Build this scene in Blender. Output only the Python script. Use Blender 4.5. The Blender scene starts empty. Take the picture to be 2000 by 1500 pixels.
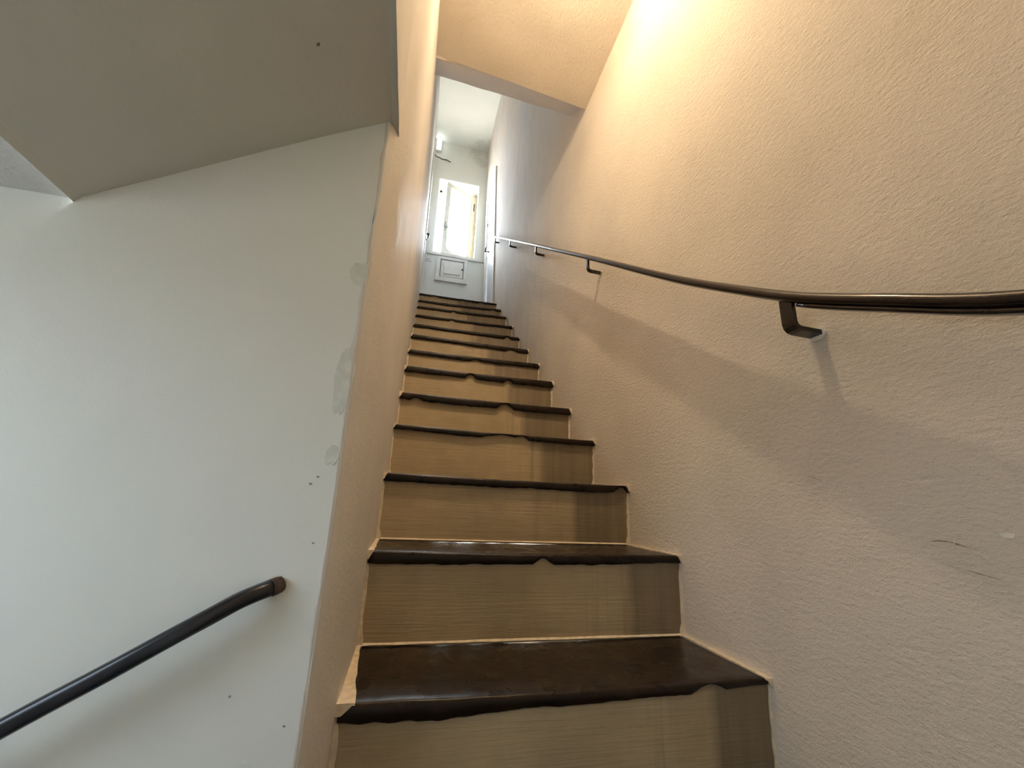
import bpy, math, random
from mathutils import Vector, Matrix, noise

random.seed(7)
scene = bpy.context.scene
col = scene.collection
O = 1.6                                   # eye height added to every z below

# ------------------------------------------------------------------ camera
cam = bpy.data.cameras.new('camera')
cam.sensor_width = 36.0
cam.lens = 36.0 * 831.22 / 2000.0
cam.clip_start = 0.02
cob = bpy.data.objects.new('camera', cam)
col.objects.link(cob)
r_ = (0.97134122, -0.23458689, 0.03827834)
u_ = (-0.09859723, -0.25113364, 0.96291769)
f_ = (0.21627488, 0.93909578, 0.26706607)
cob.matrix_world = Matrix(((r_[0], u_[0], -f_[0], 0.0),
                           (r_[1], u_[1], -f_[1], 0.0),
                           (r_[2], u_[2], -f_[2], O),
                           (0, 0, 0, 1)))
scene.camera = cob

# ------------------------------------------------------------------ world and light
world = bpy.data.worlds.new('sky')
scene.world = world
world.use_nodes = True
bg = world.node_tree.nodes['Background']
wn, wl_ = world.node_tree.nodes, world.node_tree.links
tcw = wn.new('ShaderNodeTexCoord'); spw = wn.new('ShaderNodeSeparateXYZ'); rw = wn.new('ShaderNodeValToRGB')
mrw = wn.new('ShaderNodeMapRange'); mrw.inputs['From Min'].default_value = -.06; mrw.inputs['From Max'].default_value = .06
rw.color_ramp.elements[0].color = (.48, .46, .42, 1); rw.color_ramp.elements[1].color = (.83, .915, 1.0, 1)
wl_.new(tcw.outputs['Generated'], spw.inputs[0]); wl_.new(spw.outputs['Z'], mrw.inputs['Value'])
wl_.new(mrw.outputs['Result'], rw.inputs['Fac']); wl_.new(rw.outputs['Color'], bg.inputs['Color'])
bg.inputs['Strength'].default_value = 55.0
BULB = 3450.0
BULB_COL = (1.0, 0.80, 0.53)

def portal(name, loc, direction, sx, sy):
    l = bpy.data.lights.new(name, 'AREA')
    l.shape = 'RECTANGLE'; l.size = sx; l.size_y = sy
    l.cycles.is_portal = True
    o = bpy.data.objects.new(name, l); col.objects.link(o)
    o.location = loc
    o.rotation_euler = Vector(direction).to_track_quat('-Z', 'Y').to_euler()
    return o

vs = scene.view_settings
vs.view_transform = 'Standard'
try: vs.look = 'None'
except Exception: pass
vs.gamma = 1.0
vs.use_curve_mapping = False
vs.exposure = 0.0

# ------------------------------------------------------------------ node helpers
class G:
    def __init__(s, name):
        s.m = bpy.data.materials.new(name); s.m.use_nodes = True
        s.nt = s.m.node_tree; s.n = s.nt.nodes; s.l = s.nt.links
        s.b = s.n['Principled BSDF']
        s.tc = s.n.new('ShaderNodeTexCoord').outputs['Object']
    def setv(s, k, v):
        if hasattr(v, 'links'): s.l.new(v, s.b.inputs[k])
        else: s.b.inputs[k].default_value = v
    def mapping(s, scale=(1,1,1), loc=(0,0,0), rot=(0,0,0), vec=None):
        m = s.n.new('ShaderNodeMapping')
        m.inputs['Scale'].default_value = scale; m.inputs['Location'].default_value = loc
        m.inputs['Rotation'].default_value = rot
        s.l.new(vec or s.tc, m.inputs['Vector']); return m.outputs['Vector']
    def noise(s, scale, detail=3, rough=.55, vec=None, dist=0):
        t = s.n.new('ShaderNodeTexNoise'); t.inputs['Scale'].default_value = scale
        t.inputs['Detail'].default_value = detail; t.inputs['Roughness'].default_value = rough
        t.inputs['Distortion'].default_value = dist
        s.l.new(vec or s.tc, t.inputs['Vector']); return t.outputs['Fac']
    def ramp(s, fac, stops):
        r = s.n.new('ShaderNodeValToRGB'); e = r.color_ramp.elements
        while len(e) < len(stops): e.new(0.5)
        for i, (p, c) in enumerate(stops):
            e[i].position = p
            e[i].color = (c, c, c, 1) if isinstance(c, (int, float)) else (*c, 1)
        s.l.new(fac, r.inputs['Fac']); return r.outputs['Color']
    def math(s, op, a, b=None, clamp=False):
        n = s.n.new('ShaderNodeMath'); n.operation = op; n.use_clamp = clamp
        for i, v in enumerate((a, b)):
            if v is None: continue
            if hasattr(v, 'links'): s.l.new(v, n.inputs[i])
            else: n.inputs[i].default_value = v
        return n.outputs[0]
    def mix(s, fac, a, b, mode='MIX'):
        n = s.n.new('ShaderNodeMix'); n.data_type = 'RGBA'; n.blend_type = mode
        for k, v in (('Factor', fac), ('A', a), ('B', b)):
            i = [q for q in n.inputs if q.name == k and (q.type == 'RGBA' if k != 'Factor' else q.type == 'VALUE')][0]
            if hasattr(v, 'links'): s.l.new(v, i)
            else: i.default_value = v if isinstance(v, (int, float)) else (*v, 1)
        return [q for q in n.outputs if q.type == 'RGBA'][0]
    def sep(s, vec=None):
        n = s.n.new('ShaderNodeSeparateXYZ'); s.l.new(vec or s.tc, n.inputs[0]); return n.outputs
    def bump(s, h, strength, dist=.004, prev=None):
        n = s.n.new('ShaderNodeBump'); n.inputs['Strength'].default_value = strength
        n.inputs['Distance'].default_value = dist
        s.l.new(h, n.inputs['Height'])
        if prev is not None: s.l.new(prev, n.inputs['Normal'])
        s.l.new(n.outputs[0], s.b.inputs['Normal']); return n.outputs[0]
    def smooth(s, v, a, b):
        n = s.n.new('ShaderNodeMapRange'); n.interpolation_type = 'SMOOTHSTEP'
        s.l.new(v, n.inputs['Value']); n.inputs['From Min'].default_value = a; n.inputs['From Max'].default_value = b
        return n.outputs['Result']
    def dist(s, p):
        n = s.n.new('ShaderNodeVectorMath'); n.operation = 'DISTANCE'
        s.l.new(s.tc, n.inputs[0]); n.inputs[1].default_value = p; return n.outputs['Value']

def plain(name, c, rough=.5, metal=0, vary=.12, scale=25, bump=0):
    g = G(name)
    f = g.noise(scale, 4)
    lo = tuple(max(0, v*(1-vary)) for v in c); hi = tuple(min(1, v*(1+vary)) for v in c)
    g.setv('Base Color', g.ramp(f, [(.3, lo), (.7, hi)]))
    g.setv('Roughness', rough); g.setv('Metallic', metal)
    if bump: g.bump(g.noise(scale*6, 3), bump, .002)
    return g.m

def stucco(name, c, amount=.5, rough=.75, streak=False, dirt=(.62,.52,.40)):
    g = G(name)
    mott = g.noise(2.3, 5, .6)
    base = g.ramp(mott, [(.28, tuple(v*.90 for v in c)), (.5, c), (.75, tuple(min(1, v*1.05) for v in c))])
    pit = g.noise(38, 5, .65)
    base = g.mix(g.math('MULTIPLY', g.ramp(pit, [(.62, 0.), (.80, 1.)]), .30), base, dirt)
    if streak:
        x, y, z = g.sep()
        st = g.noise(1, 6, .65, g.mapping((8, 9, 1.5), rot=(.28, 0, 0)), 2.2)
        up = g.smooth(y, 1.9, 3.3)
        base = g.mix(g.math('MULTIPLY', up, g.ramp(st, [(.36, 0.), (.66, .8)])), base, (.60, .60, .62))
    g.setv('Base Color', base); g.setv('Roughness', rough)
    v1 = g.mapping((1, .62, 1.25))
    n1 = g.bump(g.noise(95, 6, .68, v1, .1), amount, .006)
    n2 = g.bump(g.noise(260, 3, .6), amount*.6, .003, n1)
    trowel = g.noise(1, 4, .6, g.mapping((6, 6, 90), rot=(-.55, 0, 0)))
    g.bump(trowel, amount*.22, .004, n2)
    return g.m

M = {}
M['plaster'] = stucco('warm_white_plaster', (.80, .71, .605), 1.0, .72, True)
M['plaster_ceiling'] = stucco('ceiling_plaster', (.80, .71, .605), .85)

def left_stair_wall():
    g = G('glossy_cream_wall_paint')
    m = g.noise(3, 5)
    st = g.noise(1, 5, .6, g.mapping((40, 40, 2.0)))
    base = g.ramp(m, [(.3, (.69, .635, .575)), (.7, (.78, .725, .665))])
    base = g.mix(g.math('MULTIPLY', g.ramp(st, [(.55, 0.), (.8, 1.)]), .18), base, (.55, .46, .40))
    g.setv('Base Color', base)
    g.setv('Roughness', g.ramp(g.noise(30, 3), [(.3, .48), (.7, .66)]))
    n1 = g.bump(g.noise(110, 6, .7), .5, .004)
    g.bump(st, .35, .004, n1)
    return g.m
M['left_plaster'] = left_stair_wall()

def emulsion():
    g = G('pale_grey_green_emulsion')
    base = g.ramp(g.noise(2.0, 5), [(.3, (.81, .845, .81)), (.55, (.84, .865, .83)), (.75, (.855, .87, .825))])
    base = g.mix(g.math('MULTIPLY', g.ramp(g.noise(9, 6, .7), [(.60, 0.), (.75, 1.)]), .10), base, (.55, .52, .45))
    g.setv('Base Color', base)
    g.setv('Roughness', .55)
    n1 = g.bump(g.noise(300, 3, .6), .22, .0015)
    g.bump(g.noise(24, 3), .12, .004, n1)
    return g.m
M['emulsion'] = emulsion()
M['rough_white'] = stucco('rough_white_plaster', (.84, .84, .83), 1.0, .8, False, (.6, .6, .58))
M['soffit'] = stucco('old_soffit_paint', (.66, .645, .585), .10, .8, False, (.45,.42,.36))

def upper_wall():
    g = G('stained_upper_wall_paint')
    base = g.ramp(g.noise(2.5, 5), [(.3, (.80, .825, .765)), (.7, (.86, .87, .82))])
    d = g.dist((.66, 5.13, 4.90 + O))
    n = g.noise(6, 6, .7, None, 1.0)
    a = g.math('SUBTRACT', g.math('ADD', .15, g.math('MULTIPLY', g.math('SUBTRACT', n, .5), .55)), d)
    rim = g.math('SUBTRACT', 1, g.math('ABSOLUTE', g.math('MULTIPLY', a, 9)), True)
    base = g.mix(g.math('MULTIPLY', g.smooth(a, 0, .25), .35), base, (.60, .50, .34))
    base = g.mix(g.math('MULTIPLY', rim, .30), base, (.36, .31, .20))
    g.setv('Base Color', base); g.setv('Roughness', .7)
    g.bump(g.noise(90, 3), .15, .003)
    return g.m
M['upper'] = upper_wall()

def riser_paint():
    g = G('olive_tan_riser_paint')
    x, y, z = g.sep()
    info = g.n.new('ShaderNodeObjectInfo')
    rnd = info.outputs['Random']
    grain = g.noise(1, 5, .65, g.mapping((6, 1, 170)), .3)
    base = g.ramp(g.noise(5, 5, .6), [(.3, (.36, .270, .155)), (.7, (.48, .370, .220))])
    base = g.mix(g.math('MULTIPLY', g.ramp(grain, [(.52, 0.), (.75, 1.)]), .35), base, (.24, .18, .115))
    # old water runs and a darker brown band towards the right wall
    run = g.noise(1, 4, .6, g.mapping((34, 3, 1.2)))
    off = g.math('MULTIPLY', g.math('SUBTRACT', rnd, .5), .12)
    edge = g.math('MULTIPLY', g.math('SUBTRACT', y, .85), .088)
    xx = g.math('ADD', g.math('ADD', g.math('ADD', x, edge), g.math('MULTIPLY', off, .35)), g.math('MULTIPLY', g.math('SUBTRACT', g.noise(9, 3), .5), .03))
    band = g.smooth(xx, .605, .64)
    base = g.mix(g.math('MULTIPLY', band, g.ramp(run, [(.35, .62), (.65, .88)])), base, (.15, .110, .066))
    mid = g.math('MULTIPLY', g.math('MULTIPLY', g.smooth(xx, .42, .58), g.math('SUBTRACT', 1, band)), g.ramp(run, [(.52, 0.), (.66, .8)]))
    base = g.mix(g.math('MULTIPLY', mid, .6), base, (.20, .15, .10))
    fleck = g.noise(85, 2)
    base = g.mix(g.ramp(fleck, [(.77, 0.), (.81, .6)]), base, (.66, .56, .42))
    g.setv('Base Color', base)
    g.setv('Roughness', .48)
    n1 = g.bump(grain, .35, .004)
    g.bump(g.noise(60, 3), .10, .003, n1)
    return g.m
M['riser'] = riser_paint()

def tread_paint():
    g = G('dark_brown_gloss_tread_paint')
    base = g.ramp(g.noise(14, 6, .7), [(.3, (.007, .004, .003)), (.62, (.020, .012, .007)), (.85, (.055, .033, .018))])
    chips = g.noise(70, 3, .7)
    base = g.mix(g.ramp(chips, [(.74, 0.), (.78, .7)]), base, (.30, .22, .14))
    g.setv('Base Color', base)
    g.setv('Roughness', g.ramp(g.noise(20, 4), [(.3, .22), (.7, .42)]))
    g.setv('Specular IOR Level', .22)
    n1 = g.bump(g.noise(28, 4), .25, .004)
    g.bump(g.noise(150, 3), .12, .002, n1)
    return g.m
M['tread'] = tread_paint()
M['edge'] = plain('cream_paint_edge', (.70, .58, .43), .6, 0, .18, 60, .3)
M['rail'] = plain('dark_brown_rail_paint', (.026, .018, .014), .20, .35, .25, 30)
M['rail_blue'] = plain('black_rail_paint', (.020, .021, .028), .26, .2, .2, 30)
M['rust'] = plain('rusty_bare_iron', (.10, .065, .045), .7, .3, .5, 120, .4)
M['white_paint'] = plain('off_white_gloss_paint', (.80, .79, .74), .4, 0, .06, 18, .05)
M['cream_wood'] = plain('cream_window_paint', (.78, .70, .54), .45, 0, .08, 14, .05)
M['door_blue'] = plain('pale_grey_door_paint', (.66, .70, .78), .35, 0, .06, 8, .05)
M['shadow_gap'] = plain('grey_joint', (.25, .24, .23), .8)
M['sash'] = plain('grey_white_sash_paint', (.56, .57, .52), .45, 0, .08, 14)
M['gap'] = plain('dark_door_gap', (.035, .03, .03), .7)
M['black_iron'] = plain('black_iron', (.03, .03, .032), .45, .5)
M['steel'] = plain('dull_steel', (.30, .30, .31), .35, .9)
M['scuff'] = plain('dark_scuff', (.27, .185, .12), .8, 0, .5, 200)
M['fleck'] = plain('grey_fleck', (.34, .32, .27), .8)
M['chip'] = plain('bare_white_plaster', (.82, .76, .70), .8)
M['patch'] = plain('patched_plaster', (.735, .765, .725), .75, 0, .10, 45, .5)
M['landing'] = plain('dark_landing_boards', (.05, .035, .025), .4, 0, .3, 12)
M['outside'] = plain('sunny_yellow_render', (.80, .70, .36), .8)

def emit(name, c, s):
    g = G(name); g.setv('Base Color', (*c, 1)); g.setv('Emission Color', (*c, 1)); g.setv('Emission Strength', s)
    return g.m
M['bulb'] = emit('lit_bulb', BULB_COL, BULB)
M['tube'] = emit('lit_wall_lamp', (.95, 1.0, .98), 3.0)

def glass(name='window_glass', tint=(1, 1, 1)):
    g = G(name)
    g.n.remove(g.b)
    t = g.n.new('ShaderNodeBsdfTransparent'); t.inputs['Color'].default_value = (*tint, 1); s = g.n.new('ShaderNodeBsdfGlossy')
    s.inputs['Roughness'].default_value = .03
    mx = g.n.new('ShaderNodeMixShader'); mx.inputs[0].default_value = .05
    g.l.new(t.outputs[0], mx.inputs[1]); g.l.new(s.outputs[0], mx.inputs[2])
    g.l.new(mx.outputs[0], g.n['Material Output'].inputs['Surface'])
    return g.m
M['glass'] = glass()
M['dim_glass'] = glass('dimmed_window_glass', (.152, .164, .174))  # tint put in to dim daylight through the unseen left window

# ------------------------------------------------------------------ mesh helpers
def obj(name, verts, faces, mat, parent=None, smooth=False):
    me = bpy.data.meshes.new(name)
    me.from_pydata([(v[0], v[1], v[2] + O) for v in verts], [], faces)
    me.update()
    if smooth: me.polygons.foreach_set('use_smooth', [True]*len(me.polygons))
    me.materials.append(M[mat])
    o = bpy.data.objects.new(name, me); col.objects.link(o)
    if parent is not None: o.parent = parent
    return o

def empty(name, loc=None):
    o = bpy.data.objects.new(name, None); col.objects.link(o)
    o.empty_display_size = .1
    return o

def thing(o, label, cat, group=None):
    o['label'] = label; o['category'] = cat
    if group: o['group'] = group
    return o

def struct(o, label=None, cat=None):
    o['kind'] = 'structure'
    if label: o['label'] = label
    if cat: o['category'] = cat
    return o

class MB:
    def __init__(s): s.v = []; s.f = []
    def box(s, a, b):
        n = len(s.v); x0, y0, z0 = a; x1, y1, z1 = b
        s.v += [(x0,y0,z0),(x1,y0,z0),(x1,y1,z0),(x0,y1,z0),(x0,y0,z1),(x1,y0,z1),(x1,y1,z1),(x0,y1,z1)]
        s.f += [tuple(n+i for i in q) for q in ((0,3,2,1),(4,5,6,7),(0,1,5,4),(1,2,6,5),(2,3,7,6),(3,0,4,7))]
        return s
    def hexa(s, p):        # 8 points like box
        n = len(s.v); s.v += p
        s.f += [tuple(n+i for i in q) for q in ((0,3,2,1),(4,5,6,7),(0,1,5,4),(1,2,6,5),(2,3,7,6),(3,0,4,7))]
        return s
    def prism(s, poly, d):   # poly list of 3D points, extruded by vector d
        n = len(s.v); k = len(poly)
        s.v += list(poly) + [(p[0]+d[0], p[1]+d[1], p[2]+d[2]) for p in poly]
        s.f.append(tuple(n+i for i in range(k))); s.f.append(tuple(n+k+i for i in reversed(range(k))))
        for i in range(k):
            j = (i+1) % k; s.f.append((n+j, n+i, n+k+i, n+k+j))
        return s
    def tube(s, pts, rx, rz=None, seg=14, up=(0,0,1), caps=True, power=1.0):
        rz = rz or rx; n = len(s.v); P = [Vector(p) for p in pts]; upv = Vector(up)
        for i, p in enumerate(P):
            t = (P[min(i+1, len(P)-1)] - P[max(i-1, 0)]).normalized()
            a = t.cross(upv)
            if a.length < 1e-4: a = t.cross(Vector((1, 0, 0)))
            a.normalize(); b = a.cross(t).normalized()
            for j in range(seg):
                w = 2*math.pi*j/seg
                c, q = math.cos(w), math.sin(w)
                c = math.copysign(abs(c)**power, c); q = math.copysign(abs(q)**power, q)
                s.v.append(tuple(p + a*(rx*c) + b*(rz*q)))
        for i in range(len(P)-1):
            for j in range(seg):
                k = (j+1) % seg
                s.f.append((n+i*seg+j, n+i*seg+k, n+(i+1)*seg+k, n+(i+1)*seg+j))
        if caps:
            s.f.append(tuple(n+j for j in reversed(range(seg))))
            s.f.append(tuple(n+(len(P)-1)*seg+j for j in range(seg)))
        return s
    def build(s, name, mat, parent=None, smooth=False): return obj(name, s.v, s.f, mat, parent, smooth)

def frange(a, b, step):
    n = max(1, int(round((b-a)/step))); return [a+(b-a)*i/n for i in range(n+1)]

def breaks(pts, step):
    out = []
    for a, b in zip(pts, pts[1:]): out += frange(a, b, step)[:-1]
    return out + [pts[-1]]

def grid(us, vs_, fn, hole=None):
    v = []; f = []; nu = len(us)
    for b in vs_:
        for a in us: v.append(fn(a, b))
    for j in range(len(vs_)-1):
        for i in range(nu-1):
            if hole and hole((us[i]+us[i+1])/2, (vs_[j]+vs_[j+1])/2): continue
            q = j*nu+i; f.append((q, q+1, q+nu+1, q+nu))
    return v, f

def nz(x, y=0, z=0): return noise.noise(Vector((x, y, z)))

# ------------------------------------------------------------------ measured stair
XL, XR = -.0735, .7565
Y0, Z0, RUN, RISE = .836, -.3242, .27838, .19927
TL = [-.323,-.122,.074,.272,.466,.678,.868,1.075,1.268,1.467,1.672,1.865,2.075]
TR = [-.324,-.125,.070,.264,.459,.674,.867,1.062,1.261,1.471,1.682,1.880,2.080]
OV = [.010,.010,.014,.018,.024,.024,.020,.020,.020,.020,.020,.020,.020]
YS = [Y0 + k*RUN for k in range(13)]
YC = .72                                  # plane of the wall beside the lower flight
YB = 5.13                                 # far wall of the top landing
YN = -.85                                 # wall behind the viewer
LAND = 2.078
CEIL = 4.965
XE = -1.2                                 # far end of the lower flight

def xright(z): return XR - max(0, z-2.2)*.0296
def xleft(z): return XL - max(0, z-2.2)*.010

# ------------------------------------------------------------------ structure
# right wall, with the opening for the landing door
DY0, DY1, DZ1 = 4.44, 4.97, 3.98
ys = breaks([YN, DY0, DY1, YB+.02], .06); zs = breaks([-1.9, LAND, DZ1, CEIL+.02], .06)
def fr(y, z): return (xright(z) + .0045*nz(y*2.3, z*2.3, 1) + .0018*nz(y*9, z*9, 5), y, z)
v, f = grid(ys, zs, fr, lambda y, z: DY0 < y < DY1 and LAND < z < DZ1)
wall_right = struct(obj('wall_right', v, f, 'plaster', None, True), 'rough cream plaster wall running up the right side of the stairs', 'wall')

# left stair wall, rounded off where it turns to the lower flight
prof = [(XL-.0005, YB+.02)]
for y in frange(YB-.1, .90, .07): prof.append((XL, y))
prof += [(-.0742,.86), (-.0762,.83), (-.0795,.80), (-.0835,.775), (-.0885,.755), (-.0945,.738), (-.1015,.725), (-.1085,.7185)]
npf = len(prof)
TURN = .755
it = [i for i, p in enumerate(prof) if abs(p[1]-TURN) < 1e-6][0]
def lw(x, y, z):
    w = .004*nz(y*2.1, z*2.1, 9) + .0016*nz(y*11, z*11, 3) + .004*min(1, max(0, (.95-y)/.1))*nz(z*3.1, 4.2)
    return (x + xleft(z) - XL + w, y, z)
zs = breaks([-1.3, -.4, .720, LAND, CEIL+.02], .03)
ktop = [j for j, z in enumerate(zs) if abs(z-.720) < 1e-6][0]
v = []; f = []; w_ = npf+2
for z in zs:
    for (x, y) in prof: v.append(lw(x, y, z))
    jag = -.113 - .007*nz(z*5, 2.2) - .005*nz(z*19, 7.1) - .003*nz(z*60, 3.3)
    v.append((jag+.004, YC-.0010, z)); v.append((jag, YC+.006, z))
for j in range(len(zs)-1):
    for i in range(w_-1):
        if j > ktop and i >= it: continue
        q = j*w_+i; f.append((q, q+1, q+w_+1, q+w_))
# the same face carries on overhead, above the sloping soffit
b0 = len(v)
ys = frange(TURN, YN, .05)
zz = zs[ktop:]
for z in zz:
    for y in ys: v.append(lw(-.0885, y, z))
n = len(ys)
for j in range(len(zz)-1):
    for i in range(n-1):
        q = b0+j*n+i; f.append((q, q+1, q+n+1, q+n))
b0 = len(v)
v += [(-.135,YN,.715),(-.135,1.2,.715),(-.135,1.2,CEIL),(-.135,YN,CEIL)]; f.append((b0,b0+1,b0+2,b0+3))  # unseen sheet added behind the wall to block the sky
wall_left = struct(obj('wall_left', v, f, 'left_plaster', None, True), 'narrow cream painted wall along the left side of the stairs', 'wall')

# wall beside the lower flight (faces the viewer)
v, f = grid(frange(XE, -.104, .05), frange(-2.6, .76, .05),
            lambda x, z: (x, YC + min(1, max(0, (-.15-x)/.1))*(.002*nz(x*3, z*3, 2) + .0008*nz(x*12, z*12, 2)), z))
wall_lower = struct(obj('wall_lower', v, f, 'emulsion', None, True), 'smooth pale grey green wall left of the stairs', 'wall')

# underside of the flight above: slopes with the lower flight, then levels off
px = [(-.0885, .7212), (-.1000, .7205), (-.20, .661), (-.30, .599), (-.40, .534), (-.50, .470), (-.545, .441), (-.5535, .430), (-.5545, .429)]
yy = frange(YN, YC-.02, .06) + [YC+.006, YC+.036]
v = []; f = []
for i, (x, z) in enumerate(px):
    for y in yy:
        if i == 0: v.append((lw(-.0885, max(y, .72), .7215)[0]+.0012 if y > .72 else lw(-.0885, y, .7215)[0]+.0012, y, .7212))
        else: v.append((x, y, z + .003*nz(x*3, y*3, 4)))
n = len(yy)
for i in range(len(px)-1):
    for j in range(n-1):
        q = i*n+j; f.append((q, q+1, q+n+1, q+n))
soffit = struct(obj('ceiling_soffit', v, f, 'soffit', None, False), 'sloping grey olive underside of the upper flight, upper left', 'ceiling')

v, f = grid([-.5522, -.5545, -.60, -.645, -.75, -.9, -1.05, XE-.02], yy, lambda x, y: (x, y, .4345 + (-.55-x)*.004 + .003*nz(x*6, y*6, 4)))
struct(obj('ceiling_landing', v, f, 'rough_white', None, True), 'rough white level ceiling at the far left edge', 'ceiling')

# flat ceiling over the foot of the stairs, with the edge that lifts to the upper landing
def cz(x, y):
    t = (x-XL)/(XR-XL)
    return 2.216 - .056*t*min(1, max(.0, (y+.85)/2.6)) + .002 - .055*max(0, (y-.8)/.95)*t + .004*nz(x*4, y*4, 6)
xs = frange(-.12, XR+.02, .035)
ysC = frange(YN, 1.735, .06)
v, f = grid(xs, ysC, lambda x, y: (x, y, cz(x, y)))
v2 = []; rows = []
for (dy, dz) in ((1.746, 0), (1.753, .003), (1.80, .034), (1.954, .135), (1.962, .16), (1.964, .6)):
    for x in xs:
        t = (x-XL)/(XR-XL)
        zb = 2.214 - .056*t
        v.append((x, dy + .003*nz(x*9, dy), zb + dz + (.003*nz(x*8, dy*2) if dz < .5 else 0)))
n = len(xs); tot = len(v)//n
for j in range(len(ysC)-1, tot-1):
    for i in range(n-1):
        q = j*n+i; f.append((q, q+1, q+n+1, q+n))
ceil_low = struct(obj('ceiling_lower', v, f, 'plaster_ceiling', None, False), 'low cream plaster ceiling with its edge above the stairs', 'ceiling')
# upper side of that slab closes the upper hall
struct(obj('wall_hall', [(-.15,1.964,2.7),(XR+.02,1.964,2.7),(XR+.02,1.964,CEIL+.02),(-.15,1.964,CEIL+.02)], [(0,1,2,3)], 'upper'))

v, f = grid(frange(-.15, XR+.02, .1), frange(1.94, YB+.02, .1), lambda x, y: (x, y, CEIL + .006*nz(x*3, y*2)))
struct(obj('ceiling', v, f, 'upper', None, True), 'cream upper ceiling with a brown damp stain in the corner', 'ceiling')

# far wall with window opening
WX0, WX1, WZ0, WZ1 = .027, .583, 3.165, 4.342
v, f = grid(breaks([-.15, WX0, WX1, XR+.02], .06), breaks([1.9, WZ0, WZ1, CEIL+.02], .06),
            lambda x, z: (x, YB + .003*nz(x*4, z*4), z), lambda x, z: WX0 < x < WX1 and WZ0 < z < WZ1)
wall_far = struct(obj('wall_far', v, f, 'upper', None, True), 'pale wall with window at the top of the stairs', 'wall')

# floor of the top landing
m = MB(); m.box((XL-.03, YS[12]+.30, LAND-.06), (XR+.02, YB+.02, LAND-.002))
struct(m.build('floor', 'landing'))

# walls that close the stair foot and lower flight behind the viewer
WLY0, WLY1, WLZ0, WLZ1 = -.30, .36, -.18, .38
v, f = grid(breaks([YN, WLY0, WLY1, YC+.01], .1), breaks([-2.6, WLZ0, WLZ1, .45], .1), lambda y, z: (XE, y, z),
            lambda y, z: WLY0 < y < WLY1 and WLZ0 < z < WLZ1)
struct(obj('wall_end', v, f, 'emulsion', None, True))
v, f = grid(frange(XE, XR+.02, .15), frange(-2.6, 2.3, .15), lambda x, z: (x, YN, z))
struct(obj('wall_back', v, f, 'emulsion', None, True))
m = MB(); m.box((XE, YN, -2.55), (XR+.02, YC+.2, -2.5))
struct(m.build('floor_lower', 'landing'))
portal('stair_window_daylight', (XE-.05, (WLY0+WLY1)/2, (WLZ0+WLZ1)/2+O), (1, 0, 0), WLY1-WLY0, WLZ1-WLZ0)

w2 = struct(empty('window_2'))
m = MB()
for a, b in (((WLY0-.01, WLZ0-.01), (WLY0+.04, WLZ1+.01)), ((WLY1-.04, WLZ0-.01), (WLY1+.01, WLZ1+.01)), ((WLY0+.04, WLZ0-.01), (WLY1-.04, WLZ0+.04)), ((WLY0+.04, WLZ1-.04), (WLY1-.04, WLZ1+.01))):
    m.box((XE-.03, a[0], a[1]), (XE+.01, b[0], b[1]))
m.build('frame', 'white_paint', w2)
obj('pane', [(XE-.01, WLY0, WLZ0), (XE-.01, WLY1, WLZ0), (XE-.01, WLY1, WLZ1), (XE-.01, WLY0, WLZ1)], [(0, 1, 2, 3)], 'dim_glass', w2)

# ------------------------------------------------------------------ staircase
stairs = thing(empty('staircase'), 'steep straight staircase with olive tan risers and dark gloss treads', 'staircase')

NOTCH = {0: [(.83,.04,.85)], 1: [(.52,.025,.75)], 2: [(.97,.03,.8)], 3: [(.52,.10,.8), (.62,.03,.9)],
         4: [(.60,.045,.97), (.09,.03,.5)], 5: [(.43,.03,.97), (.69,.03,.6)], 6: [(.5,.04,.4)], 7: [(.85,.05,.6)],
         8: [(.88,.03,.9)], 9: [(.37,.03,.7)], 10: [(.4,.02,.9)], 11: [(.9,.04,.6)], 12: [(.2,.05,.6), (.55,.05,.5), (.8,.04,.6)]}
THK = [.021,.024,.025,.020,.030,.030,.026,.026,.022,.020,.020,.020,.018]

def ztop(k, t): return TL[k] + (TR[k]-TL[k])*t

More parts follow.
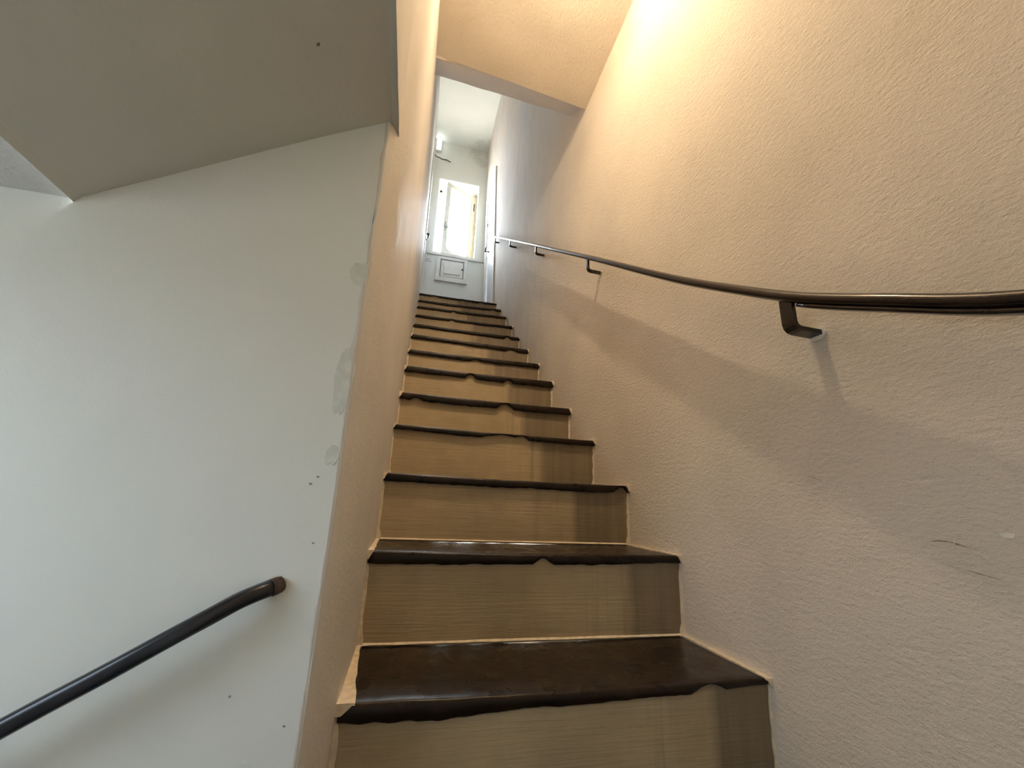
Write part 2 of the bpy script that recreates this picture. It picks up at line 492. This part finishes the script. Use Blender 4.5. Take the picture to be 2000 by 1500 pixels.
def make_tread(k):
    N = 72
    yb = (YS[k+1] + OV[k+1] + .006) if k < 12 else YS[12] + .31
    rows = []
    e0, e1 = (.022, .012) if k == 0 else (.010, .010)
    for i in range(N+1):
        t = i/N; x = XL + .002 + (XR-XL-.004)*t
        z = ztop(k, t) - .003*math.sin(math.pi*t) + .0012*nz(x*14, k*3.1)
        yf = YS[k] + .0018*nz(x*5, k*1.7, 2) + .0012*nz(x*40, k*2.2, 5)
        th = THK[k] * (1 + .18*nz(x*6, k*5.5) + .10*nz(x*38, k*4.4))
        if k == 0: th *= 1.55 - 1.0*t
        if k == 1: th *= 1.15 - .3*t
        for c, wd, dp in NOTCH.get(k, []):
            d = abs(t-c)/wd
            if d < 1: th *= 1 - dp*(1-d)**.5
        th = max(th, .003)
        r = min(.006, th*.45)
        rows.append([(x, yb, z-.002), (x, (yb+yf)/2, z-.002), (x, yf+.028, z-.0005), (x, yf+r, z), (x, yf+r*.35, z-r*.3), (x, yf, z-r), (x, yf+.0005, z-th+r*.4), (x, yf+.003, z-th), (x, yf+OV[k]+.008, z-th), (x, yf+OV[k]+.008, z-.012 if th > .014 else z-th-.001)])
    n = len(rows[0]); v = [p for row in rows for p in row]; f = []
    for i in range(N):
        for j in range(n-1):
            q = i*n+j; f.append((q, q+n, q+n+1, q+1))
    f.append(tuple(range(n))); f.append(tuple(N*n+j for j in reversed(range(n))))
    o = obj('tread', v, f, 'tread', stairs, True)
    # cream wall paint lapping over the ends and the back of the tread
    v = []; f = []
    def ribbon(pts):
        b = len(v)
        for a, c in pts: v.extend([a, c])
        for i in range(len(pts)-1): q = b+2*i; f.append((q, q+2, q+3, q+1))
    if k < 12:
        h = .0016; yfr = YS[k] - .0042
        for side in (0, 1):
            wf = .027 if (k == 0 and side == 0) else .014
            sg = 1 if side == 0 else -1; xb = XL if side == 0 else XR
            rows = []
            zt = ztop(k, side) + h
            for i in range(6):           # front lick over the nosing
                q = 1 - i/5
                wd = wf*(1-.75*q) + .002*nz(q*9, k, side)*q
                rows.append((xb-.003*sg, xb+wd*sg, yfr, zt - THK[k]*.85*q))
            for i in range(1, 15):       # along the tread
                q = i/14; y = yfr + (yb-.004-yfr)*q
                wd = wf*(1-q)**1.5 + .009*(1-(1-q)**1.5) + .0025*nz(y*17, k, side*7) + .0015*nz(y*70, k+.5, side)
                rows.append((xb-.003*sg, xb+wd*sg, y, zt))
            b_ = len(v)
            for (xa, xi, y, z) in rows: v.extend([(xa, y, z), (xi, y, z), (xi, y+(.004 if z < zt-1e-6 else 0), z-(.004 if z > zt-1e-6 else 0))])
            for i in range(len(rows)-1):
                q = b_+3*i; f.append((q, q+3, q+4, q+1)); f.append((q+1, q+4, q+5, q+2))
        pts = []
        for i in range(41):
            t = i/40; x = XL + (XR-XL)*t
            w = .0055 + .003*nz(x*22, k*2.7) + .002*nz(x*70, k)
            if k > 3: w *= .6
            pts.append(((x, YS[k+1]+OV[k+1]-w, ztop(k, t)-.0002+.0012), (x, YS[k+1]+OV[k+1]+.0005, ztop(k, t)+.005)))
        ribbon(pts)
        obj('paint_edge', v, f, 'edge', o)
    return o

def make_riser(k):
    N = 24; v = []; f = []
    zb = (lambda t: ztop(k-1, t)-.004) if k > 0 else (lambda t: Z0-RISE-.004)
    y = YS[k] + OV[k]
    for i in range(N+1):
        t = i/N; x = XL + .001 + (XR-XL-.002)*t
        for s in range(7):
            z = zb(t) + (ztop(k, t)-.0045-zb(t))*s/6
            v.append((x, y + .0022*nz(x*5, z*6, k) + .001*nz(x*17, z*17, k), z))
        v.append((x, y+.02, ztop(k, t)-.0045)); v.append((x, y+.02, zb(t)))
    n = 9
    for i in range(N):
        for j in range(n):
            a = i*n+j; b = i*n+(j+1) % n; f.append((a, a+n, b+n, b))
    f.append(tuple(range(n))); f.append(tuple(N*n+j for j in reversed(range(n))))
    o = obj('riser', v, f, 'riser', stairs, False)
    # cream edges where the wall paint laps onto the riser
    for side in (0, 1):
        v = []; f = []
        for i in range(13):
            s = i/12; z0_ = zb(side); z = z0_ + (ztop(k, side)-.01-z0_)*s
            w = .0065 + .0025*nz(z*40, k, side*3) + .0025*nz(z*110, k, side)
            if s > .9: w = .003
            if s < .1: w += .006
            x = XL+w if side == 0 else XR-w
            v += [(XL-.003 if side == 0 else XR+.003, y-.006, z), (x, y-.0032, z), (x, y+.001, z)]
            if i:
                q = len(v)-6
                f += [(q, q+1, q+4, q+3), (q+1, q+2, q+5, q+4)] if side == 0 else [(q+1, q, q+3, q+4), (q+2, q+1, q+4, q+5)]
        obj('paint_edge', v, f, 'edge', o)
    return o

for k in range(13):
    make_riser(k); make_tread(k)

# winding treads at the foot and the lower flight that goes down to the left (below the picture)
piv = (XL, YC)
lev = Z0 - RISE
wind = [[(XL, YS[0]+.03), piv, (XR, .15), (XR, YS[0]+.03)],
        [piv, (.18, YN), (XR, YN), (XR, .15)],
        [piv, (XL, YN), (.18, YN)]]
for i, poly in enumerate(wind):
    z = lev - RISE*i
    m = MB(); m.prism([(p[0], p[1], z-.17) for p in poly], (0, 0, .168)); m.build('winder_tread', 'tread', stairs)
for i in range(4):
    z = lev - RISE*(3+i); x1 = XL - .26*i; x0 = x1 - .26
    m = MB(); m.box((x0, YN+.001, max(-2.5, z-.19)), (x1-.001, YC-.004, z)); m.build('lower_tread', 'tread', stairs)

# ------------------------------------------------------------------ right handrail
railR = thing(empty('handrail'), 'long dark brown iron handrail on brackets along the right plaster wall', 'handrail')
ctrl = [(-.62,.150),(-.3,.165),(-.05,.182),(.12,.203),(.305,.2545),(.45,.322),(.589,.394),(.74,.488),(.911,.600),(1.10,.733),(1.30,.877),(1.558,1.062),(2.0,1.374),(2.386,1.647),(3.0,2.078),(3.6,2.498),(4.28,2.972)]
XRAIL = .687
def cr(P, n=6):
    out = []
    for i in range(len(P)-1):
        a, b, c, d = P[max(i-1,0)], P[i], P[i+1], P[min(i+2, len(P)-1)]
        for j in range(n):
            t = j/n
            out.append(tuple(.5*((2*b[q]) + (-a[q]+c[q])*t + (2*a[q]-5*b[q]+4*c[q]-d[q])*t*t + (-a[q]+3*b[q]-3*c[q]+d[q])*t**3) for q in range(len(b))))
    return out + [tuple(P[-1])]
path = [(XRAIL + .003*math.sin(y*2.2), y, z) for y, z in cr(ctrl)]
def railz(y):
    for a, b in zip(path, path[1:]):
        if a[1] <= y <= b[1]: return a[2] + (b[2]-a[2])*(y-a[1])/(b[1]-a[1])
    return path[-1][2]
m = MB(); m.tube(path, .019, .011, 18, power=.85); m.build('rail', 'rail', railR, True)
m = MB(); m.tube([(x, y, z-.0155) for x, y, z in path if y < .60], .013, .0042, 12, power=.5); m.build('flat_bar', 'rail', railR, True)
for i, y in enumerate((-.30, .622, 1.585, 2.447, 3.321, 4.15)):
    z1 = railz(y) - .010
    drop = [.055,.060,.058,.055,.055,.055][i]
    zb = z1 - drop; w = .0135 if i < 2 else .008; th = .0045
    xa = XRAIL + .006
    pts = [(xa, z1+.004), (xa, zb+.014), (xa+.002, zb+.006), (xa+.007, zb+.001), (xa+.015, zb-.001), (XR+.012, zb-.003)]
    m = MB()
    n = len(pts)
    for q, (x, z) in enumerate(pts):
        a = pts[max(q-1, 0)]; b = pts[min(q+1, n-1)]
        tx, tz = b[0]-a[0], b[1]-a[1]; L = math.hypot(tx, tz); nx, nz_ = -tz/L*th, tx/L*th
        m.v += [(x+nx, y-w, z+nz_), (x+nx, y+w, z+nz_), (x-nx, y+w, z-nz_), (x-nx, y-w, z-nz_)]
    for q in range(n-1):
        for j in range(4):
            a = q*4+j; b = q*4+(j+1) % 4; m.f.append((a, b, b+4, a+4))
    m.f += [(3,2,1,0), tuple(4*(n-1)+j for j in range(4))]
    br = m.build('bracket', 'rail', railR)
    # crumbled plaster collar round the fixing
    c = MB(); ring = []
    for j in range(12):
        a = 2*math.pi*j/12; rr = (w+.006)*(1+.25*nz(j*1.3, i*2.1))
        ring.append((XR-.004, y+rr*math.cos(a), zb-.003+rr*.7*math.sin(a)))
    c.prism(ring, (.010, 0, 0)); c.build('plaster_collar', 'chip' if i == 1 else 'plaster', br)

# ------------------------------------------------------------------ left handrail
railL = thing(empty('handrail'), 'short black iron handrail running down the pale wall at lower left', 'handrail')
P = [(-.166,.735,-.1275),(-.176,.712,-.1305),(-.200,.692,-.1395),(-.228,.677,-.1555),(-.262,.669,-.1755),(-.324,.665,-.213),(-.407,.665,-.2615),(-.60,.665,-.380),(-.9,.665,-.585),(-1.12,.665,-.74)]
m = MB(); m.tube(cr(P, 5), .0105, .0105, 16, power=.72); m.build('rail', 'rail_blue', railL, True)
m = MB(); m.tube([(-.163,.7235,-.1262),(-.1665,.7185,-.1277),(-.1705,.7125,-.1289)], .0118, .0118, 14); m.build('rusty_end', 'rust', railL, True)
m = MB(); m.box((-.905,.660,-.66),(-.885,.725,-.645)); m.build('bracket', 'rail_blue', railL)

# ------------------------------------------------------------------ marks on the walls
def blot(name, mat, parent, cy, cz_, ry, rz, seed, axis, base, th=.0014, n=22, rot=0):
    pts = []
    for j in range(n):
        a = 2*math.pi*j/n; k = 1+.42*nz(math.cos(a)*1.7, math.sin(a)*1.7, seed)
        u, w = ry*k*math.cos(a), rz*k*math.sin(a)
        u, w = u*math.cos(rot)-w*math.sin(rot), u*math.sin(rot)+w*math.cos(rot)
        pts.append((base, cy+u, cz_+w) if axis == 'x' else (cy+u, base, cz_+w))
    m = MB(); m.prism(pts, (-th, 0, 0) if axis == 'x' else (0, -th, 0))
    return m.build(name, mat, parent)
def rx_at(y, z): return fr(y, z)[0] + .0006
def scuff(pts, w, mat='scuff'):
    m = MB(); t = [(rx_at(y, z)-.0008, y, z) for y, z in pts]
    t = [tuple(a[q]+(b[q]-a[q])*i/6 for q in range(3)) for a, b in zip(t, t[1:]) for i in range(6)] + [t[-1]]
    m.tube(t, w, w*.5, 6)
    for i, p in enumerate(t):
        e = min(1, 4*i/len(t), 4*(len(t)-1-i)/len(t)); k_ = max(.08, e*(.75 + 1.1*nz(i*.9, p[1]*50)))
        for j in range(6):
            c = m.v[i*6+j]; m.v[i*6+j] = tuple(p[q]+(c[q]-p[q])*k_ for q in range(3))
    return m.build('scuff_mark', mat, wall_right)
scuff([(.507,-.0335),(.492,-.030),(.478,-.0305),(.462,-.035),(.447,-.039)], .0014)
scuff([(.488,-.0625),(.465,-.066),(.445,-.070),(.425,-.0725)], .0008)
scuff([(.692,.0715),(.676,.067),(.657,.0598)], .0012)
scuff([(.672,.046),(.660,.0425)], .0007)
blot('plaster_chip', 'chip', wall_right, .413, -.017, .008, .003, 3, 'x', rx_at(.413, -.017))
for (x, z, rx, rz, s) in ((-.118,.378,.016,.022,1.1), (-.118,.185,.013,.052,2.3), (-.120,.060,.010,.017,3.7)):
    blot('peeled_patch', 'patch', wall_lower, x, z, rx, rz, s, 'y', YC+.0004, .0016)
for (x, z, r, s) in ((-.134,.026,.0035,1), (-.143,.015,.004,2), (-.128,-.30,.003,4), (-.1265,-.07,.003,5), (-.20,-.262,.003,6)):
    blot('dark_fleck', 'fleck', wall_lower, x, z, r*.6, r*.45, s, 'y', YC+.0003, .0009, 10)
# bare plaster ring where the rail end enters the wall
blot('plaster_collar', 'chip', wall_lower, -.1655, -.1278, .0145, .0135, 9, 'y', YC+.0004, .0012)
def under(x, y, z, r, seed):
    m = MB(); m.prism([(x+r*(1+.4*nz(j*1.1, seed))*math.cos(j*.7), y+r*.7*math.sin(j*.7), z-.0012+.62*(r*math.cos(j*.7))) for j in range(9)], (0, 0, .004)); m.build('dark_fleck', 'scuff', soffit)
under(-.197, .547, .6575, .0022, 1)

# ------------------------------------------------------------------ window at the top
win = struct(empty('window_1'), 'open white casement window in the far wall', 'window')
YW = 5.40
m = MB()
# plastered reveal: left, right, head, sill plane
def quad(m, a, b, c, d):
    n = len(m.v); m.v += [a, b, c, d]; m.f.append((n, n+1, n+2, n+3))
IX0, IX1, IZ0, IZ1 = .045, .600, 3.165, 4.375
quad(m, (WX0,YB,WZ0),(IX0,YW+.09,IZ0),(IX0,YW+.09,IZ1),(WX0,YB,WZ1))
quad(m, (WX1,YB,WZ0),(WX1,YB,WZ1),(IX1,YW+.09,IZ1),(IX1,YW+.09,IZ0))
quad(m, (WX0,YB,WZ1),(IX0,YW+.09,IZ1),(IX1,YW+.09,IZ1),(WX1,YB,WZ1))
quad(m, (WX0,YB,WZ0),(WX1,YB,WZ0),(IX1,YW+.09,IZ0),(IX0,YW+.09,IZ0))
m.build('reveal', 'white_paint', win)
m = MB()
m.box((IX0-.01,YW,IZ0),(IX0+.035,YW+.06,IZ1)).box((IX1-.055,YW-.02,IZ0),(IX1+.01,YW+.06,IZ1)).box((IX0,YW,IZ1-.045),(IX1,YW+.06,IZ1+.01)).box((IX0,YW,IZ0-.01),(IX1,YW+.06,IZ0+.03))
m.build('frame', 'cream_wood', win)
m = MB(); m.box((IX1-.075,YW-.05,IZ0+.02),(IX1-.053,YW+.0,IZ1-.05)); m.build('frame_stop', 'cream_wood', win)
# sash, hinged on the right, swung towards the landing
H = Vector((.540, YW-.012)); Fv = Vector((.128, 5.168)); d = (Fv-H); SW = d.length; d.normalize(); nrm = Vector((-d.y, d.x)); 
if nrm.y > 0: nrm = -nrm
SZ0, SZ1 = 3.185, 4.335
def sp(u, z, o): q = H + d*u + nrm*o; return (q.x, q.y, z)
def sbar(m, u0, u1, z0, z1, t=.019):
    m.hexa([sp(u0,z0,t), sp(u1,z0,t), sp(u1,z0,-t), sp(u0,z0,-t), sp(u0,z1,t), sp(u1,z1,t), sp(u1,z1,-t), sp(u0,z1,-t)])
m = MB(); ST = .058
sbar(m, 0, ST, SZ0, SZ1); sbar(m, SW-ST-.012, SW, SZ0, SZ1); sbar(m, ST, SW-ST-.012, SZ1-.065, SZ1); sbar(m, ST, SW-ST-.012, SZ0, SZ0+.095)
# curved lower corners
for (uc, sgn) in ((SW-ST-.012, -1), (ST, 1)):
    poly = [(uc, SZ0+.095), (uc, SZ0+.15)] + [(uc+sgn*.055*(1-math.cos(a)), SZ0+.15-.055*math.sin(a)) for a in (.35,.7,1.05,1.3)] + [(uc+sgn*.055, SZ0+.095)]
    q = [sp(u, z, .017) for u, z in poly]; e = [sp(u, z, -.017) for u, z in poly]
    m.prism(q, tuple(Vector(e[0])-Vector(q[0])))
sash = m.build('sash', 'sash', win)
m = MB(); sbar(m, ST, SW-ST-.012, SZ0+.095, SZ1-.065, .002); m.build('pane', 'glass', sash)
m = MB(); sbar(m, SW-.040, SW-.022, 3.55, 3.69, .024); sbar(m, SW-.050, SW-.012, 3.60, 3.635, .036); m.build('handle', 'steel', sash)
m = MB(); m.box((IX1-.05,YW-.028,4.10),(IX1-.035,YW-.016,4.22)); m.build('hinge', 'black_iron', sash)
# sill board
m = MB(); m.hexa([(-.050,YB-.028,3.128),(.708,YB-.028,3.116),(.708,YB+.02,3.116),(-.050,YB+.02,3.128),(-.050,YB-.028,3.166),(.708,YB-.028,3.154),(.708,YB+.02,3.154),(-.050,YB+.02,3.166)])
m.build('sill', 'white_paint', win)
portal('landing_window_daylight', ((IX0+IX1)/2, YW+.12, (IZ0+IZ1)/2+O), (0, -1, 0), IX1-IX0, IZ1-IZ0)
# iron guard and awning board outside
gr = thing(empty('window_guard'), 'thin dark iron guard rail outside the upper window', 'railing')
YG = 5.60
m = MB(); m.tube([(IX0,YG,4.345),(IX1,YG,4.345)], .006, .006, 8); m.build('bar', 'black_iron', gr)
m = MB(); m.tube([(IX0,YG,4.292),(IX1,YG,4.292)], .004, .004, 8); m.build('bar', 'black_iron', gr)
for x in (IX0+.004, IX1-.004):
    m = MB(); m.tube([(x,YG,4.345),(x,YW+.055,4.345)], .006, .006, 8); m.build('stay', 'black_iron', gr)
for x in (.115, .305, .42):
    m = MB(); m.tube([(x,YG,4.27),(x,YG,4.345)], .005, .005, 8, up=(1,0,0)); m.build('upright', 'black_iron', gr)
m = MB(); m.prism([(-.3,5.47,4.385),(-.3,6.02,4.655),(-.3,6.02,4.70),(-.3,5.47,4.45)], (1.4,0,0)); struct(m.build('trim_1', 'outside'))

# ------------------------------------------------------------------ hatch under the window
hatch = thing(empty('wall_hatch'), 'small white panelled hatch door set in the wall under the window', 'hatch')
m = MB(); y0, y1 = YB-.030, YB+.004
m.box((.12,YB-.004,2.80),(.47,y1,3.09)); m.build('joint', 'shadow_gap', hatch); m = MB()
m.box((.090,y0,2.772),(.140,y1,3.108)).box((.452,y0,2.772),(.496,y1,3.108)).box((.140,y0,3.072),(.452,y1,3.108)).box((.140,y0,2.772),(.452,y1,2.815))
m.build('frame', 'white_paint', hatch)
m = MB(); m.box((.078,YB-.034,2.752),(.505,y1,2.776)); m.build('bottom_ledge', 'white_paint', hatch)
m = MB(); m.box((.150,YB-.022,2.826),(.442,y1,3.060)); dr = m.build('door', 'white_paint', hatch)
m = MB(); m.box((.190,YB-.036,2.862),(.402,YB-.021,3.022)); m.build('panel', 'white_paint', dr)
m = MB(); m.tube([(.432,YB-.016,2.955),(.432,YB-.036,2.955)], .010, .010, 12); m.build('knob', 'black_iron', dr)

sw = thing(empty('socket_plate'), 'white wall socket plate left of the small hatch', 'socket')
m = MB(); m.box((-.058,YB-.010,3.018),(.020,YB+.004,3.072)); m.build('plate', 'white_paint', sw)
for x in (-.032, -.008):
    m = MB(); m.tube([(x,YB-.009,3.045),(x,YB-.0125,3.045)], .008, .008, 10); m.build('outlet', 'steel', sw)

# ------------------------------------------------------------------ right door
d1 = struct(empty('door_1'), 'pale grey door with white casing in the right wall of the landing', 'door')
def wb(m, ya, yb_, za, zb_, o0, o1):     # box on the leaning right wall, o = offset into the room
    a, b = xright(za), xright(zb_)
    m.hexa([(a-o1,ya,za),(a-o0,ya,za),(a-o0,yb_,za),(a-o1,yb_,za),(b-o1,ya,zb_),(b-o0,ya,zb_),(b-o0,yb_,zb_),(b-o1,yb_,zb_)])
def casing(ya, yb_, za, zb_): m = MB(); wb(m, ya, yb_, za, zb_, -.03, .014); m.build('casing', 'white_paint', d1)
casing(DY0-.075, DY0+.004, LAND, DZ1+.07)
casing(DY1-.004, DY1+.085, LAND, DZ1+.07)
casing(DY0+.004, DY1-.004, DZ1-.004, DZ1+.07)
m = MB(); wb(m, DY0+.004, DY1-.012, LAND+.01, DZ1-.012, -.045, -.012); leaf = m.build('leaf', 'door_blue', d1)
m = MB(); wb(m, DY0, DY1, LAND, DZ1, -.07, -.055); m.build('gap', 'gap', d1)
xk = xright(3.14)
m = MB(); m.tube([(xk+.03,4.865,3.14),(xk-.040,4.865,3.14)], .008, .008, 10); m.tube([(xk-.040,4.875,3.14),(xk-.042,4.775,3.14)], .009, .009, 10); m.build('handle', 'black_iron', leaf, True)
m = MB(); wb(m, 4.845, 4.885, 3.07, 3.21, .010, .016); m.build('handle_plate', 'steel', leaf)
m = MB(); wb(m, 4.855, 4.870, 3.52, 3.55, .010, .020); m.build('lock', 'black_iron', leaf)

# left door: seen edge on
d2 = struct(empty('door_2'), 'door seen edge on in the left wall of the landing', 'door')
m = MB(); m.box((xleft(3)-.03,4.42,LAND),(XL+.004,4.50,4.1)); m.build('casing', 'white_paint', d2)
m = MB(); m.box((xleft(3)-.03,4.50,LAND),(XL+.0015,4.515,4.1)); m.build('gap', 'gap', d2)
m = MB(); m.box((xleft(3)-.03,4.515,LAND),(XL+.001,5.06,4.1)); lf = m.build('leaf', 'door_blue', d2)
m = MB(); m.tube([(XL-.01,4.62,3.085),(XL+.030,4.62,3.085)], .010, .010, 10).tube([(XL+.028,4.61,3.085),(XL+.028,4.70,3.085)], .009, .009, 10); m.build('handle', 'black_iron', lf, True)
m = MB(); m.tube([(XL-.01,4.62,3.005),(XL+.014,4.62,3.005)], .012, .012, 10); m.build('lock', 'black_iron', lf, True)

# ------------------------------------------------------------------ lamps, lit corner strip and cable
wl = thing(empty('wall_lamp'), 'lit white box lamp high in the corner left of the window', 'lamp')
m = MB(); m.box((-.066,YB-.045,4.775),(.004,YB+.003,4.955)); m.build('base', 'white_paint', wl)
m = MB(); m.box((-.060,YB-.095,4.785),(-.002,YB-.046,4.945)); m.build('diffuser', 'tube', wl)

corner_strip = thing(empty('lit_corner_strip'), 'white strip put in for the lit upper left corner of the landing', 'strip')  # light on the wall's corner edge, put in as white-painted strips
m = MB(); m.box((-.095,2.0,CEIL-.05),(-.078,YB-.10,CEIL-.006)); m.build('lit_ceiling_strip', 'white_paint', corner_strip)
m = MB(); m.box((-.097,YB-.10,4.12),(-.078,YB-.06,CEIL-.006)); m.build('lit_upright_strip', 'white_paint', corner_strip)

cb = cr([(-.075,YB-.006,4.72,0),(-.05,YB-.006,4.69,0),(-.01,YB-.006,4.685,0),(.04,YB-.006,4.665,0),(.09,YB-.006,4.67,0),(.15,YB-.006,4.645,0)], 5)
m = MB(); m.tube([p[:3] for p in cb], .0055, .0055, 8)
thing(m.build('cable', 'black_iron', None, True), 'loose black cable on the wall under the corner lamp', 'cable')

# the bulb that lights the stairs hangs just under the low ceiling, above the picture
LX, LY, LZ = .34, .83, 2.13
bl = thing(empty('ceiling_bulb'), 'bare warm bulb in a holder under the low ceiling above the first steps', 'lamp')
m = MB(); m.tube([(LX,LY,2.24),(LX,LY,2.205)], .045, .045, 20, up=(1,0,0)); m.build('ceiling_rose', 'white_paint', bl, False)
m = MB(); m.tube([(LX,LY,2.206),(LX,LY,2.147)], .011, .011, 16, up=(1,0,0)); m.build('holder', 'white_paint', bl, False)
R = .020
def dome(a0, a1, n=7, seg=18):
    m = MB()
    for i in range(n):
        a = a0+(a1-a0)*i/(n-1)
        for j in range(seg):
            w = 2*math.pi*j/seg; rr = max(.0008, R*math.sin(a))
            m.v.append((LX+rr*math.cos(w), LY+rr*math.sin(w), LZ+R*math.cos(a)))
    for i in range(n-1):
        for j in range(seg):
            k = (j+1) % seg; m.f.append((i*seg+j, (i+1)*seg+j, (i+1)*seg+k, i*seg+k))
    return m
dome(.25, math.pi*.41).build('housing', 'white_paint', bl, True)
dome(math.pi*.41, math.pi).build('bulb', 'bulb', bl, True)
